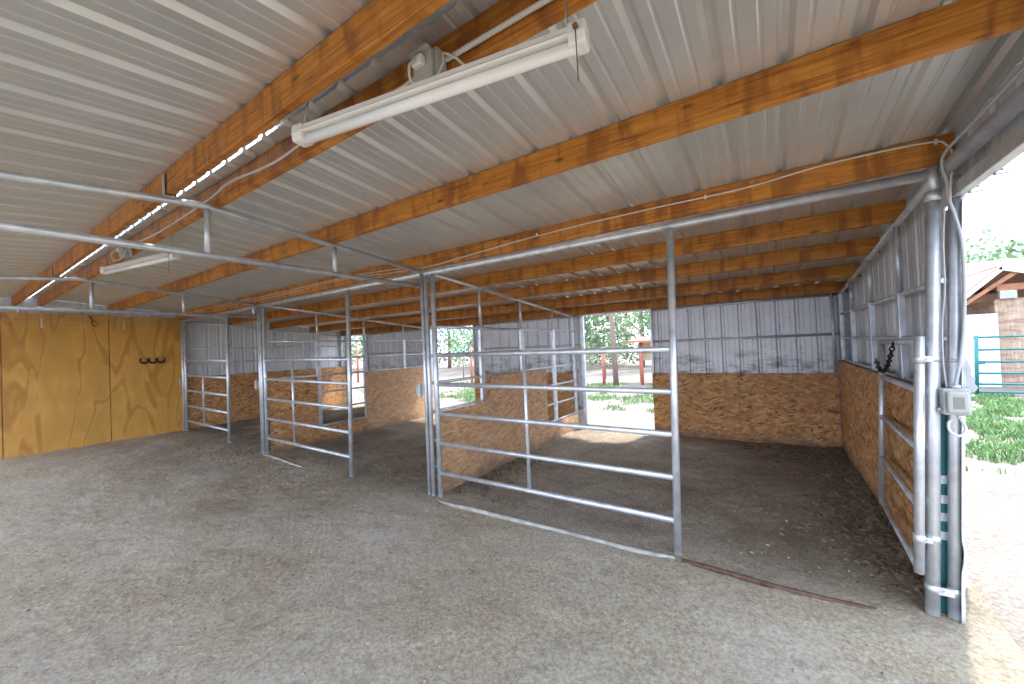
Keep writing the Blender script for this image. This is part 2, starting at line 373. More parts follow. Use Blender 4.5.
# walls: back, right (gable end), left (gable end)
DOORS = [(-10.0, -9.12), (-6.58, -5.40), (-2.83, -1.63)]
b = B(); pl = lambda u, v, h: (u, YB + h, v)
segs = [(-9.12, -6.60), (-5.40, -2.88), (-1.63, XR)]
for s in segs: sheet(b, s[0], s[1], pl, -.06, zr(YB))
for d, e in DOORS: sheet(b, d - .05, e, pl, 2.03, zr(YB))
sheet(b, XL, DOORS[0][0] - .05, pl, -.06, zr(YB))
struct(solid(obj('wall_back', b, M_back)))
b = B(); pr = lambda u, v, h: (XR + h, u, v)
sheet(b, YS + .32, YB, pr, -.06, zr, 3.1); sheet(b, YF, YS + .32, pr, 2.20, zr, 3.1)
struct(solid(obj('wall_right', b, M_side)))
b = B(); plf = lambda u, v, h: (XL - h, u, v)
sheet(b, YF, YB, plf, -.02, zr, 3.0)
struct(solid(obj('wall_left', b, M_side)))

# ---------------------------------------------------------------- roof purlins
def purlin(yf, x0, x1, label, th=.040, dp=.142, bow=0.0):
    s = .087 if yf > RIDGE else -.095
    yc = yf - th / 2; bm = B(); n = 24
    def P(y, d):           # d below the roof skin, square to it
        return (y - s * 0 , zr(y) - d)
    rings = []
    for i in range(n + 1):
        x = x0 + (x1 - x0) * i / n; w = 0.006 * noise.noise(Vector((x * .6, yf * 3, 0)))
        pts = [(yf - th + w, zr(yf - th) - dp), (yf + w, zr(yf) - dp), (yf + w, zr(yf) - .0005), (yf - th + w, zr(yf - th) - .0005)]
        rings.append([bm.verts.new((x, a, c)) for a, c in pts])
    for a, c in zip(rings, rings[1:]):
        for k in range(4): bm.faces.new((a[k], a[(k + 1) % 4], c[(k + 1) % 4], c[k]))
    bm.faces.new(rings[0][::-1]); bm.faces.new(rings[-1])
    o = obj('roof_purlin', bm, M_beam, None, .004); return tag(o, label, 'roof beam', None)
PUR = [(.865, -10.15, .86, 'thick orange timber roof beam on the camera side of the ridge, with zinc straps'),
       (1.125, -10.15, .86, 'orange timber roof beam beside the ridge that carries the grey junction box and conduit'),
       (1.955, -10.15, .86, 'orange timber roof beam between the lamps and the stall fronts, running off the top right'),
       (2.955, -10.15, .83, 'orange timber roof beam directly above the stall front header with a white cable along it'),
       (3.87, -10.15, .84, 'first orange timber roof beam behind the stall front header'),
       (4.74, -10.15, .85, 'second orange timber roof beam behind the stall front header'),
       (5.72, -10.15, .86, 'third orange timber roof beam behind the header, next to the eave beam'),
       (6.62, -10.15, .86, 'orange timber eave beam at the top of the back wall with daylight dots above')]
for y, a, c, l in PUR: purlin(y, a, c, l)

# zinc straps wrapped round the ridge beam where the pipe rafters pass
for i, x in enumerate((-3.0, -6.63)):
    y1, y0 = .865, .825; zb = zr(.865) - .142; b = B()
    box(b, x - .022, x + .022, y0 - .009, y0 - .006, zb - .010, zb + .115); box(b, x - .022, x + .022, y0 - .009, y1 + .009, zb - .013, zb - .010)
    box(b, x - .022, x + .022, y1 + .006, y1 + .009, zb - .010, zb + .02)
    o = obj('beam_strap', b, M_hanger); tag(o, ['zinc strap bent round the ridge beam, nearer to the camera', 'zinc strap bent round the ridge beam, far from the camera near the plywood wall'][i], 'strap', 'zinc straps on the ridge beam')

# ---------------------------------------------------------------- pipe frames
RAIL = (0.24, 0.545, 0.85, 1.155, 1.457)
def chord(y): return zr(y) - .142 - .021
HZ = 2.345
# long header over the stall fronts
t = thing('header_pipe', 'long galvanised header pipe running above all three stall fronts', 'pipe', (-4.6, YS, HZ))
pipe('pipe', [(.765, YS + .015, HZ - .012), (-10.02, YS + .015, HZ - .012)], .027, M_pipe, t, 16)
def truss(x, zb, ys, label):
    t = thing('pipe_truss', label, 'truss', (x, 1.0, zb), 'galvanised pipe trusses across the aisle')
    y0 = YF
    pipe('top_chord', [(x, y0, chord(y0)), (x, RIDGE, chord(RIDGE) + .004), (x, YS - .06, chord(YS - .06))], .022, M_pipe, t)
    pipe('bottom_chord', [(x, y0, zb), (x, YS - .06, zb)], .0215, M_pipe, t)
    for y in ys: pipe('spacer', [(x, y, zb), (x, y, chord(y))], .018, M_pipe, t)
    return t
truss(-3.05, 2.195, (-.7, .15, 1.05, 1.95), 'nearer galvanised pipe truss crossing the aisle from the middle stall post')
truss(-6.68, 2.158, (-.7, .15, 1.13, 2.0, 2.87), 'farther galvanised pipe truss crossing the aisle to the far stall post')

PY = (3.85, 4.80, 5.78, 6.60)
def partition(x, label, skip_top=False, s=1):
    t = thing('stall_partition', label, 'partition', (x, 4.8, 0), 'pipe partitions and frames along the stalls')
    pipe('top_rail', [(x, YS + .08, chord(YS + .1) - .0), (x, 6.58, chord(6.58))], .020, M_pipe, t)
    for z in (1.765, 1.457, 1.168, .868, .563, .285):
        pipe('rail', [(x, YS + .03, z), (x, 6.60, z)], .0165, M_pipe, t)
    for y in PY:
        b = B(); box(b, x - .020, x + .020, y - .036, y + .036, zg(x, y) - .03, 1.78 if y < 6.5 else 2.05)
        obj('post', b, M_pipe, t, .004)
        if y < 6.5: pipe('spacer', [(x, y, 1.78), (x, y, chord(y))], .019, M_pipe, t)
    return t
partition(-3.0, 'galvanised pipe partition dividing the nearest stall from the middle stall')
partition(-6.63, 'galvanised pipe partition dividing the middle stall from the far stall')
partition(.785, 'galvanised pipe frame standing against the right end wall of the nearest stall')
partition(XL + .09, 'galvanised pipe frame standing against the left end wall of the far stall')

# upright posts at the ends of the stall fronts
def strap(b, x0, x1, y, z, h, r):
    box(b, x0, x1, y - r - .004, y - r, z, z + h)
def post(x, y, r, z1, label, cat='post', group='galvanised posts at the stall fronts', z0=None):
    t = thing('stall_post', label, cat, (x, y, zg(x, y)), group)
    pipe('pipe', [(x, y, zg(x, y) - .05), (x, y, z1)], r, M_pipe, t, 20)
    b = B(); tube(b, [(x, y, z1), (x, y, z1 + .012)], r * .82, 20); obj('cap', b, M_fit, t)
    return t
# clustered posts at B and C (latch post, rafter post); panel end pipes belong to the panels
post(-3.062, YS - .01, .021, 2.335, 'thin outer pipe of the middle post cluster, carrying the rounded latch plate')
post(-3.003, YS - .012, .021, 2.30, 'middle thin pipe of the post cluster between the nearest and middle stalls')
post(-6.715, YS - .01, .021, 2.335, 'thin outer pipe of the far post cluster, with a latch plate on its left')
post(-6.655, YS - .012, .021, 2.30, 'middle thin pipe of the post cluster between the middle and far stalls')
post(-10.02, YS, .026, 2.30, 'galvanised pipe post at the end of the plywood wall')

# big double corner post at the right
def LN(z): return .0415 * z      # these posts lean a little outward
AX, BX = .659, .742
def lean(x, y, z): return (x + LN(z), y, z)
t = thing('corner_post', 'thick galvanised post holding the open gate, with a collar near its top', 'post', (AX, YS, 0), 'thick double corner posts')
pipe('pipe', [lean(AX, YS, -.06), lean(AX, YS, 2.20)], .0285, M_pipe, t, 24)
pipe('collar', [lean(AX, YS, 2.185), lean(AX, YS, 2.235)], .0315, M_fit, t, 24)
pipe('neck', [lean(AX, YS, 2.235), lean(AX, YS, 2.368)], .0235, M_pipe, t, 20)
t2 = thing('corner_post', 'thick galvanised post behind the electrical box beside the open end', 'post', (BX, YS + .01, 0), 'thick double corner posts')
pipe('pipe', [lean(BX, YS + .01, -.06), lean(BX, YS + .01, 2.20)], .0255, M_pipe, t2, 24)
pipe('neck', [lean(BX, YS + .01, 2.20), lean(BX, YS + .01, 2.30)], .022, M_pipe, t2, 20)
pipe('collar', [lean(BX, YS + .01, 1.335), lean(BX, YS + .01, 1.35)], .0275, M_fit, t2, 24)
b = B()
tube(b, [lean(AX, YS, .115), lean(AX, YS, .155)], .0305, 24); tube(b, [lean(BX, YS + .01, .115), lean(BX, YS + .01, .155)], .0275, 24); box(b, .67, .74, YS - .026, YS - .020, .115, .155)
tube(b, [(.703, YS - .024, .135), (.703, YS - .036, .135)], .008, 8)
tag(obj('post_clamp', b, M_fit), 'galvanised strap clamp round both corner posts just above the ground', 'clamp')

# stall front panels
def panel(x0, x1, xm, label, zt):
    t = thing('stall_front_panel', label, 'pipe panel', ((x0 + x1) / 2, YS, 0), 'pipe panels at the stall fronts')
    zl, zq = zg(x0, YS), zg(x1, YS)
    pipe('upright', [(x0, YS, zl - .04), (x0, YS, HZ - .035)], .0255, M_pipe, t, 18)
    pipe('upright', [(x1 - .012, YS - .01, zq - .05), (x1 + .04, YS - .01, HZ - .04)], .026, M_pipe, t, 20)
    for z in RAIL:
        dz = zl
        pipe('rail', [(x0, YS, z + .005 + zl * .6), (x1, YS - .01, z - .010 + zq * .6)], .0215, M_pipe, t, 16)
    pipe('spacer', [(xm, YS - .004, RAIL[0] + zl * .6), (xm, YS - .004, RAIL[-1] + zl * .6)], .0165, M_pipe, t)
    return t
panel(-2.915, -.60, -1.83, 'five-rail galvanised pipe panel across the front of the nearest stall', 2.31)
panel(-6.575, -4.41, -5.76, 'five-rail galvanised pipe panel across the front of the middle stall', 2.31)
panel(-9.88, -7.90, -9.0, 'five-rail galvanised pipe panel across the front of the far stall', 2.31)

# latch plates on the left of each front post cluster
def latch(x, label):
    t = thing('gate_latch', label, 'latch', (x, YS - .02, 1.09), 'rounded latch plates on the post clusters')
    b = B(); box(b, x - .085, x - .02, YS - .035, YS - .031, 1.045, 1.15)
    obj('bracket', b, M_hanger, t)
    pts = []
    for k in range(13):
        a = math.pi * k / 12; pts.append((x - .10 - .045 * math.sin(a), 1.022 + .15 * k / 12))
    b = B(); poly = [(x - .085, 1.02)] + [(x - .085 - .035 * math.sin(math.pi * k / 14) ** .6, 1.02 + .155 * k / 14) for k in range(1, 14)] + [(x - .085, 1.175), (x - .060, 1.175), (x - .060, 1.02)]
    prism(b, [(p[0], p[1]) for p in poly], 1, YS - .060, YS - .03)
    obj('guard', b, M_hanger, t, .006)
    return t
latch(-3.04, 'rounded galvanised latch plate on the middle post cluster')
latch(-6.70, 'rounded galvanised latch plate on the far post cluster')
latch(-9.98, 'small latch plate on the post at the end of the plywood wall')

# ---------------------------------------------------------------- open gate of the nearest stall
G0 = Vector((.600, 2.925, 0)); G1 = Vector((.652, 4.05, 0))
t = thing('stall_gate', 'five-rail galvanised gate swung open along the right wall', 'gate', (G0.x, G0.y, 0))
pipe('hinge_upright', [lean(G0.x, G0.y, .215), lean(G0.x, G0.y, 1.475)], .0215, M_pipe, t, 20)
pipe('end_upright', [lean(G1.x, G1.y, .19), lean(G1.x, G1.y, 1.445)], .019, M_pipe, t, 16)
for z in (.215, .55, .86, 1.165, 1.428): pipe('rail', [lean(G0.x, G0.y, z + .02), lean(G1.x, G1.y, z)], .0175, M_pipe, t, 16)
for z in (.40, 1.355):
    b = B(); tube(b, [lean(G0.x, G0.y, z - .022), lean(G0.x, G0.y, z + .022)], .0245, 18); tube(b, [lean(AX, YS, z - .018), lean(AX, YS, z + .018)], .0305, 20)
    x = G0.x + LN(z); box(b, x + .012, x + .05, YS - .050, YS - .040, z - .014, z + .014); tube(b, [(x + .03, YS - .048, z), (x + .03, YS - .062, z)], .007, 8)
    obj('hinge', b, M_fit, t)
# chain
def chain(pts, r, link, parent=None):
    b = B(); P = curve_pts(pts, 24); L = 0; nxt = 0; i = 0; flip = 0
    for a, c in zip(P, P[1:]):
        L += (c - a).length
        if L >= nxt:
            nxt += link * .72; d = (c - a).normalized(); up = Vector((0, 1, .3)).normalized() if flip else Vector((1, 0, .2)).normalized(); flip ^= 1
            s = d.cross(up).normalized(); ring = []
            for k in range(11):
                an = 2 * math.pi * k / 10; ring.append(a + d * math.cos(an) * link * .5 + s * math.sin(an) * link * .3)
            tube(b, ring, r, 6)
    return b
cb = chain([(.672, 4.03, 1.29), (.668, 3.93, 1.235), (.664, 3.80, 1.225), (.660, 3.65, 1.265), (.658, 3.53, 1.35), (.664, 3.48, 1.43)], .0042, .04)
tag(obj('gate_chain', cb, M_black), 'dark chain looped from the end of the open gate up to its top rail', 'chain')

# ---------------------------------------------------------------- boards
def board(name, bm, m, label, cat='board', group=None, bev=0.0): return tag(obj(name, bm, m, None, bev), label, cat, group)
T = .012
# partition B: gnawed notch at the front, low strip at the back
def wav(a, b, z0, n=20, amp=.008, seed=0): return [(a + (b - a) * k / n, z0 + amp * noise.noise(Vector((k * .7, seed, 0)))) for k in range(n + 1)]
b = B(); poly = [(3.02, -.03), (5.42, -.03), (5.42, 1.155)] + wav(5.40, 4.0, 1.15, 16, .010, 3) + [(3.97, 1.10), (3.955, 1.02), (3.93, .94), (3.88, .885)] + wav(3.84, 3.05, .855, 8, .006, 1) + [(3.02, .85)]
prism(b, poly, 0, -2.966, -2.966 + T)
board('kick_board', b, M_osbp, 'strand board on the nearer partition with a gnawed notch in its top edge', group='strand boards lining the stalls')
b = B(); prism(b, [(5.43, -.03), (6.55, .0), (6.55, .275), (5.43, .275)], 0, -2.966, -2.966 + T)
board('kick_board', b, M_osbp, 'low strip of strand board at the foot of the nearer partition by the back doorway', group='strand boards lining the stalls')
# partition C: board, low gap, board
b = B(); prism(b, [(3.02, -.03), (3.80, -.03), (3.80, 1.15), (3.02, 1.16)], 0, -6.596, -6.596 + T)
board('kick_board', b, M_osb, 'dark strand board on the front end of the farther partition', group='strand boards lining the stalls')
b = B(); prism(b, [(3.81, -.03), (4.76, -.03), (4.76, .27), (3.81, .27)], 0, -6.596, -6.596 + T)
board('kick_board', b, M_osb, 'low strip of strand board under the gap in the farther partition', group='strand boards lining the stalls')
b = B(); prism(b, [(4.77, .0), (6.55, .0), (6.55, 1.16), (4.77, 1.16)], 0, -6.596, -6.596 + T)
board('kick_board', b, M_osbp, 'pale strand board on the rear of the farther partition beside the far doorway', group='strand boards lining the stalls')
# right end wall
for a, c, l in ((3.09, 4.22, 'strand board on the right wall behind the open gate, nearest the corner posts'), (4.225, 5.44, 'middle strand board on the right wall of the nearest stall'), (5.445, 6.64, 'strand board on the right wall next to the back corner')):
    b = B(); prism(b, [(a, -.05), (c, -.05)] + wav(c, a, 1.165, 8, .007, a), 0, .733, .733 + T); board('kick_board', b, M_osb, l, group='strand boards lining the stalls')
# back wall
def backboard(a, c, z, l, m=M_osb):
    b = B(); box(b, a, c, YB - .07, YB - .07 + T, -.05, z); board('kick_board', b, m, l, group='strand boards lining the stalls')
backboard(-1.645, -.42, .992, 'strand board on the back wall beside the nearest doorway')
backboard(-.415, .725, .992, 'stained strand board on the back wall in the right corner')
backboard(-5.40, -4.18, 1.0, 'strand board on the back wall of the middle stall beside its doorway')
backboard(-4.175, -3.03, 1.0, 'strand board on the back wall of the middle stall by the nearer partition')
backboard(-9.12, -7.90, 1.0, 'strand board on the back wall of the far stall beside its doorway')
backboard(-7.895, -6.66, 1.0, 'strand board on the back wall of the far stall by the farther partition')
# left end wall
for a, c, l in ((3.04, 4.25, 'strand board on the left end wall nearest the plywood wall'), (4.255, 5.46, 'middle strand board on the left end wall of the far stall'), (5.465, 6.64, 'strand board on the left end wall by the back corner')):
    b = B(); prism(b, [(a, .05), (c, .05)] + wav(c, a, 1.18, 8, .012, a), 0, XL + .115, XL + .115 + T); board('kick_board', b, M_osb, l, group='strand boards lining the stalls')
# plywood wall of the aisle
XP = -10.07
for k, (a, c, l) in enumerate(((-.52, .70, 'golden plywood sheet at the left edge of the picture'), (.705, 1.905, 'golden plywood sheet with wavy grain left of the horseshoe rack'), (1.91, 2.985, 'golden plywood sheet with a horseshoe rack on it'))):
    b = B(); box(b, XP - .015, XP, a + .002, c - .002, .05, 2.41 - (.008 * k)); board('plywood_sheet', b, M_ply, l, 'plywood sheet', 'plywood sheets on the aisle end wall', .002)
b = B(); box(b, XP - .03, XP + .02, 2.988, 3.012, .06, 2.36); board('corner_angle', b, M_black, 'dark steel angle closing the end of the plywood wall', 'trim')
# horseshoe rack
t = thing('horseshoe_rack', 'black rack of three joined horseshoes on the plywood wall', 'rack', (XP, 2.5, 1.56))
for k, yy in enumerate((2.375, 2.50, 2.625)):
    b = B(); pts = []
    for j in range(15):
        a = math.radians(130 + (410 - 130) * j / 14); pts.append((XP + .022, yy + .056 * math.cos(a), 1.565 - .0 + .056 * math.sin(a)))
    tube(b, pts, [.010 + .007 * math.sin(math.pi * j / 14) for j in range(15)], 8); tube(b, [(XP, yy, 1.513), (XP + .022, yy, 1.513)], .006, 8)
    obj('horseshoe', b, M_black, t)
# cables and hanging bits along the plywood top
for k, z in enumerate((2.325, 2.285)):
    b = B(); tube(b, curve_pts([(XP + .010, y, z + .006 * math.sin(y * 3 + k)) for y in (-.5, .1, .8, 1.5, 2.2, 2.95)]), .0035, 6)
    tag(obj('wall_wire', b, M_gcable), ['upper thin wire strung along the top of the plywood wall', 'lower thin wire strung along the top of the plywood wall'][k], 'wire', 'wires along the plywood')
for k, y in enumerate((1.12, 2.11)):
    b = B()
    for j in range(4): box(b, XP + .002, XP + .006, y - .010, y + .010, 2.29 - .04 * j, 2.315 - .04 * j)
    for j in range(3): box(b, XP + .003, XP + .005, y - .003, y + .003, 2.25 - .04 * j, 2.31 - .04 * j)
    tag(obj('insulator_strip', b, M_white), ['white insulator strip on the plywood wall, left one', 'white insulator strip on the plywood wall, right one'][k], 'insulator', 'insulator strips on the plywood')
b = B(); tube(b, curve_pts([(XP + .02, 1.66, 2.40), (XP + .03, 1.70, 2.32), (XP + .02, 1.69, 2.26), (XP + .03, 1.74, 2.19)]), .008, 6); tube(b, curve_pts([(XP + .02, 1.66, 2.36), (XP + .02, 1.72, 2.30), (XP + .03, 1.76, 2.24)]), .005, 6)
tag(obj('hanging_strap', b, M_black), 'dark frayed strap hanging from the top of the plywood wall', 'strap')

# ---------------------------------------------------------------- wall girts, jambs, thresholds
def girt(pts, r, l, m=M_pipe): return tag(pipe('wall_girt', pts, r, m), l, 'pipe', 'galvanised girts across the back wall')
for (a, c), nm in zip(segs, ('far', 'middle', 'nearest')):
    a += .01; c -= .09 if c > 0 else .01
    girt([(a, YB - .032, 1.508), (c, YB - .032, 1.508)], .018, 'level pipe girt at mid height on the back wall of the %s stall' % nm)
    girt([(a, YB - .032, 2.030), (c, YB - .032, 2.030)], .018, 'level pipe girt at the top of the back wall of the %s stall' % nm)
for (d, e), nm in zip(DOORS, ('far', 'middle', 'nearest')):
    for x, w, s in ((d - .03, .028, 'left'), (e - .002, .016, 'right')):
        b = B(); box(b, x - w, x + w, YB - .062, YB + .002, -.03 + (zg(x, 6.7)) * .3, 2.03)
        tag(obj('door_jamb', b, M_pipe, None, .003), '%s-hand steel jamb of the %s stall back doorway' % (s, nm), 'door jamb', 'steel jambs of the back doorways')
    b = B(); box(b, d - .06, e + .014, YB - .062, YB - .002, 2.030, 2.062)
    tag(obj('door_lintel', b, M_pipe, None, .003), 'steel lintel over the %s stall back doorway' % nm, 'lintel', 'steel lintels of the back doorways')
tag(pipe('corner_pipe', [(.70, YB - .10, 1.0), (.70, YB - .10, 2.13)], .019, M_pipe), 'thin upright pipe in the right back corner', 'pipe')

b = B(); tube(b, curve_pts([(-2.88, 2.88, -.022), (-2.65, 2.86, -.012), (-2.4, 2.855, -.002), (-1.6, 2.845, .003), (-.9, 2.85, -.006), (-.62, 2.88, -.012)]), .021, 10)
tag(obj('threshold_pipe', b, M_dusty), 'half-buried galvanised pipe along the ground under the nearest front panel', 'pipe', 'pipes half buried at the stall fronts')
b = B(); tube(b, curve_pts([(-.57, 2.875, -.008), (-.30, 2.84, .004), (.0, 2.825, .000), (.25, 2.84, -.006), (.42, 2.87, -.018)]), .016, 10)
tag(obj('threshold_pipe', b, M_rust), 'rusty half-buried pipe across the nearest stall opening', 'pipe', 'pipes half buried at the stall fronts')
b = B(); tube(b, curve_pts([(-6.60, 2.90, .02), (-6.2, 2.88, .022), (-5.7, 2.86, .006), (-5.3, 2.86, -.02)]), .024, 10)
tag(obj('threshold_pipe', b, M_dusty), 'half-buried galvanised pipe under the middle stall front panel', 'pipe', 'pipes half buried at the stall fronts')

# ---------------------------------------------------------------- open right end: header, track, fascia trim
tag(pipe('end_header_pipe', [(.80, YS - .02, 2.335), (.80, YF, 2.335)], .034, M_pipe, None, 20), 'thick galvanised header pipe running overhead toward the camera at the open end', 'pipe')
t = thing('door_track', 'galvanised door track along the top of the open right end', 'track', (.84, 0, 2.2))
b = B(); prism(b, [(.815, 2.185), (.862, 2.185), (.862, 2.255), (.850, 2.262), (.83, 2.262), (.815, 2.25)], 1, YF, YS + .03); obj('channel', b, M_fit, t, .004)
for y in (2.30, 2.62, 2.88, 1.9, 1.4):
    b = B(); box(b, .855, .905, y - .02, y + .008, 2.176, 2.187); obj('tab', b, M_fit, t)
b = B(); prof = []
n = 40
for i in range(n):
    z0 = 2.2 * i / n - .02; z1 = 2.2 * (i + 1) / n - .02
    d0 = .012 * math.exp(-((z0 - .34) / .05) ** 2); d1 = .012 * math.exp(-((z1 - .34) / .05) ** 2)
    vs = [b.verts.new(p) for p in ((.755 + d0 + LN(z0), YS - .032, z0), (.768 + d0 + LN(z0), YS - .032 + d0, z0), (.768 + d1 + LN(z1), YS - .032 + d1, z1), (.755 + d1 + LN(z1), YS - .032, z1), (.868, YS + .33, z0), (.868, YS + .33, z1))]
    b.faces.new(vs[:4]); b.faces.new((vs[1], vs[4], vs[5], vs[2]))
o = obj('corner_trim', b, M_fit); md = o.modifiers.new('s', 'SOLIDIFY'); md.thickness = .002
tag(o, 'bent sheet metal trim with a dent on the edge of the open end', 'trim')
# torn strip of metal sticking out at the trim
b = B(); poly = [(.820, 1.36), (.830, 1.33), (.838, 1.30), (.832, 1.275), (.850, 1.25), (.842, 1.235), (.856, 1.21), (.848, 1.19), (.818, 1.19)]
prism(b, poly, 1, YS - .05, YS - .045); tag(obj('torn_flashing', b, M_gcable), 'torn scrap of flashing sticking out above the electrical box', 'flashing')
# white-marked teal upright between the corner posts
t = thing('teal_upright', 'teal painted steel upright with four white patches between the corner posts', 'post', (.722, YS + .085, 0))
b = B(); box(b, .700, .790, YS + .044, YS + .058, -.03, 1.06); bar = obj('bar', b, M_teal, t, .003)
for z in (.705, .60, .505, .405):
    b = B(); box(b, .712, .752, YS + .0405, YS + .0435, z - .022, z + .022); obj('patch', b, M_whitepaint, bar)['label'] = 'white patch'
# electrical box
t = thing('outlet_box', 'cloudy weatherproof electrical box strapped to the corner post', 'electrical box', (.775, 2.895, 1.14))
b = B(); box(b, .722, .822, 2.875, 2.932, 1.070, 1.205); obj('body', b, M_boxclear, t, .008)
b = B(); box(b, .732, .812, 2.852, 2.874, 1.082, 1.192); cv = obj('cover', b, simple('cloudy_cover', (.38, .40, .37), .15), t, .010)
b = B(); box(b, .752, .792, 2.8505, 2.8525, 1.105, 1.165); obj('window', b, simple('dark_window', (.20, .21, .19), .2), cv)
for q, rr in (([(.775, 2.90, 1.205), (.775, 2.90, 1.222)], .020), ([(.785, 2.90, 1.07), (.785, 2.90, 1.052)], .012)):
    b = B(); tube(b, q, rr, 12); obj('fitting', b, M_fit, t)
for z in (1.10, 1.135, 1.17):
    b = B(); tube(b, [(.820, 2.895, z), (.838, 2.895, z)], .006, 8); obj('lug', b, M_fit, t)
b = B(); tube(b, [(.724, 2.90, 1.095), (.708, 2.90, 1.095)], .007, 8); obj('lug', b, M_fit, t)
b = B(); tube(b, curve_pts([(.785, 2.90, 1.055), (.800, 2.89, 1.0), (.775, 2.885, .965), (.745, 2.89, .985), (.742, 2.895, 1.025), (.755, 2.90, 1.045)]), .0065, 8)
tag(obj('cable_loop', b, M_cable), 'pale cable loop hanging under the electrical box', 'cable')
b = B(); tube(b, curve_pts([(.775, 2.905, 1.215), (.800, 2.915, 1.33), (.822, 2.925, 1.5), (.835, 2.925, 1.75), (.836, 2.93, 1.95), (.815, 2.92, 2.08), (.793, 2.91, 2.18), (.785, 2.89, 2.26), (.765, 2.86, 2.32), (.76, 2.80, 2.375), (.757, 2.5, 2.378), (.757, 1.5, 2.378)]), .0075, 10)
tag(obj('post_conduit', b, M_gcable), 'grey conduit rising from the electrical box to the overhead header pipe', 'conduit')
b = B(); tube(b, curve_pts([(.752, 2.93, 1.2), (.745, 2.93, 1.35), (.752, 2.935, 1.55), (.768, 2.935, 1.72), (.772, 2.935, 1.95), (.782, 2.925, 2.15)]), .004, 8)
tag(obj('post_cable', b, M_gcable), 'thin grey cable running up between the two corner posts', 'cable')
b = B(); tube(b, [(.81, 2.05, 2.372), (.835, 2.05, 2.39)], .006, 8); box(b, .775, .825, 2.04, 2.06, 2.368, 2.374)
tag(obj('pipe_clip', b, M_fit), 'small wing clip on the overhead header pipe at the open end', 'clip')

# ---------------------------------------------------------------- cables on the beams
yA = 2.908
def at4(pts): return [(x, yA, zr(yA) - d) for x, d in pts]
b = B(); tube(b, curve_pts([(.795, 2.90, 2.16), (.80, 2.89, 2.26), (.812, 2.895, 2.37), (.80, 2.90, 2.44)] + [(x, yA, zr(yA) - d) for x, d in ((.72, .028), (.3, .022), (-.1, .052), (-.7, .050), (-1.3, .055), (-1.9, .075), (-2.4, .105), (-2.95, .13), (-3.4, .085), (-4.4, .05), (-6.0, .06), (-8.0, .05), (-10.0, .06))], 6), .0055, 8)
tag(obj('beam_cable', b, M_cable), 'long pale cable stapled along the beam above the stall fronts', 'cable')
b = B(); tube(b, curve_pts([(-2.98, yA - .012, 2.375), (-3.4, yA - .01, zr(yA) - .12), (-4.4, yA - .01, zr(yA) - .075), (-6.0, yA - .01, zr(yA) - .10), (-8.2, yA - .01, zr(yA) - .085)]), .0045, 8)
tag(obj('beam_cable', b, M_cable), 'second pale cable drooping left from the middle post cluster along the same beam', 'cable')
for x in (-.32, .76, -1.62):
    b = B(); d = .048 if x < .5 else .03; box(b, x - .006, x + .006, yA - .004, yA + .006, zr(yA) - d - .018, zr(yA) - d + .008); tag(obj('cable_staple', b, M_white), {-.32: 'white staple on the beam cable near the header middle',   .76: 'staple on the beam cable where it turns down by the corner post', -1.62: 'white staple on the beam cable toward the middle post cluster'}[x], 'staple', 'staples on the beam cable')
# ridge-side beam: flexible conduit right of the box, cable left of it
y2 = 1.078
b = B(); P = []
x = -.94
while x < .85: P.append((x, y2 - .012, zr(y2) - .110)); x += .0065
tube(b, P, [.0105 if k % 2 else .0082 for k in range(len(P))], 10)
tag(obj('flexible_conduit', b, M_cable), 'ribbed flexible conduit along the ridge-side beam right of the junction box', 'conduit')
b = B(); tube(b, curve_pts([(-1.02, y2 - .01, zr(y2) - .10), (-1.3, y2 - .01, zr(y2) - .115), (-1.75, y2 - .01, zr(y2) - .085), (-2.2, y2 - .01, zr(y2) - .11), (-2.75, y2 - .01, zr(y2) - .07), (-3.1, y2 - .01, zr(y2) - .10), (-4.0, y2 - .01, zr(y2) - .12), (-4.6, y2 - .01, zr(y2) - .10)]), .006, 8)
tag(obj('romex_cable', b, M_cable), 'pale cable stapled along the ridge-side beam left of the junction box', 'cable')
def jbox(x, l1, l2):
    t = thing('junction_box', l1, 'junction box', (x, y2 - .03, 2.5))
    z = zr(y2) - .18
    b = B(); box(b, x - .055, x + .055, y2 - .055, y2 - .002, z - .02, z + .10); obj('body', b, M_boxgrey, t, .004)
    b = B(); box(b, x - .045, x + .045, y2 - .075, y2 - .055, z - .01, z + .09); cv = obj('cover', b, M_boxgrey, t, .004)
    b = B(); box(b, x - .028, x + .020, y2 - .098, y2 - .075, z + .030, z + .065); obj('plug', b, M_white, cv, .004)['label'] = 'white plug'
    b = B(); box(b, x - .05, x + .045, y2 - .095, y2 - .076, z + .082, z + .092); obj('flap', b, M_boxgrey, cv, .002)
    return z
jz = jbox(-1.0, 'grey-green junction box on the ridge-side beam behind the near lamp', '')
jz2 = jbox(-4.85, 'junction box on the ridge-side beam behind the far lamp', '')

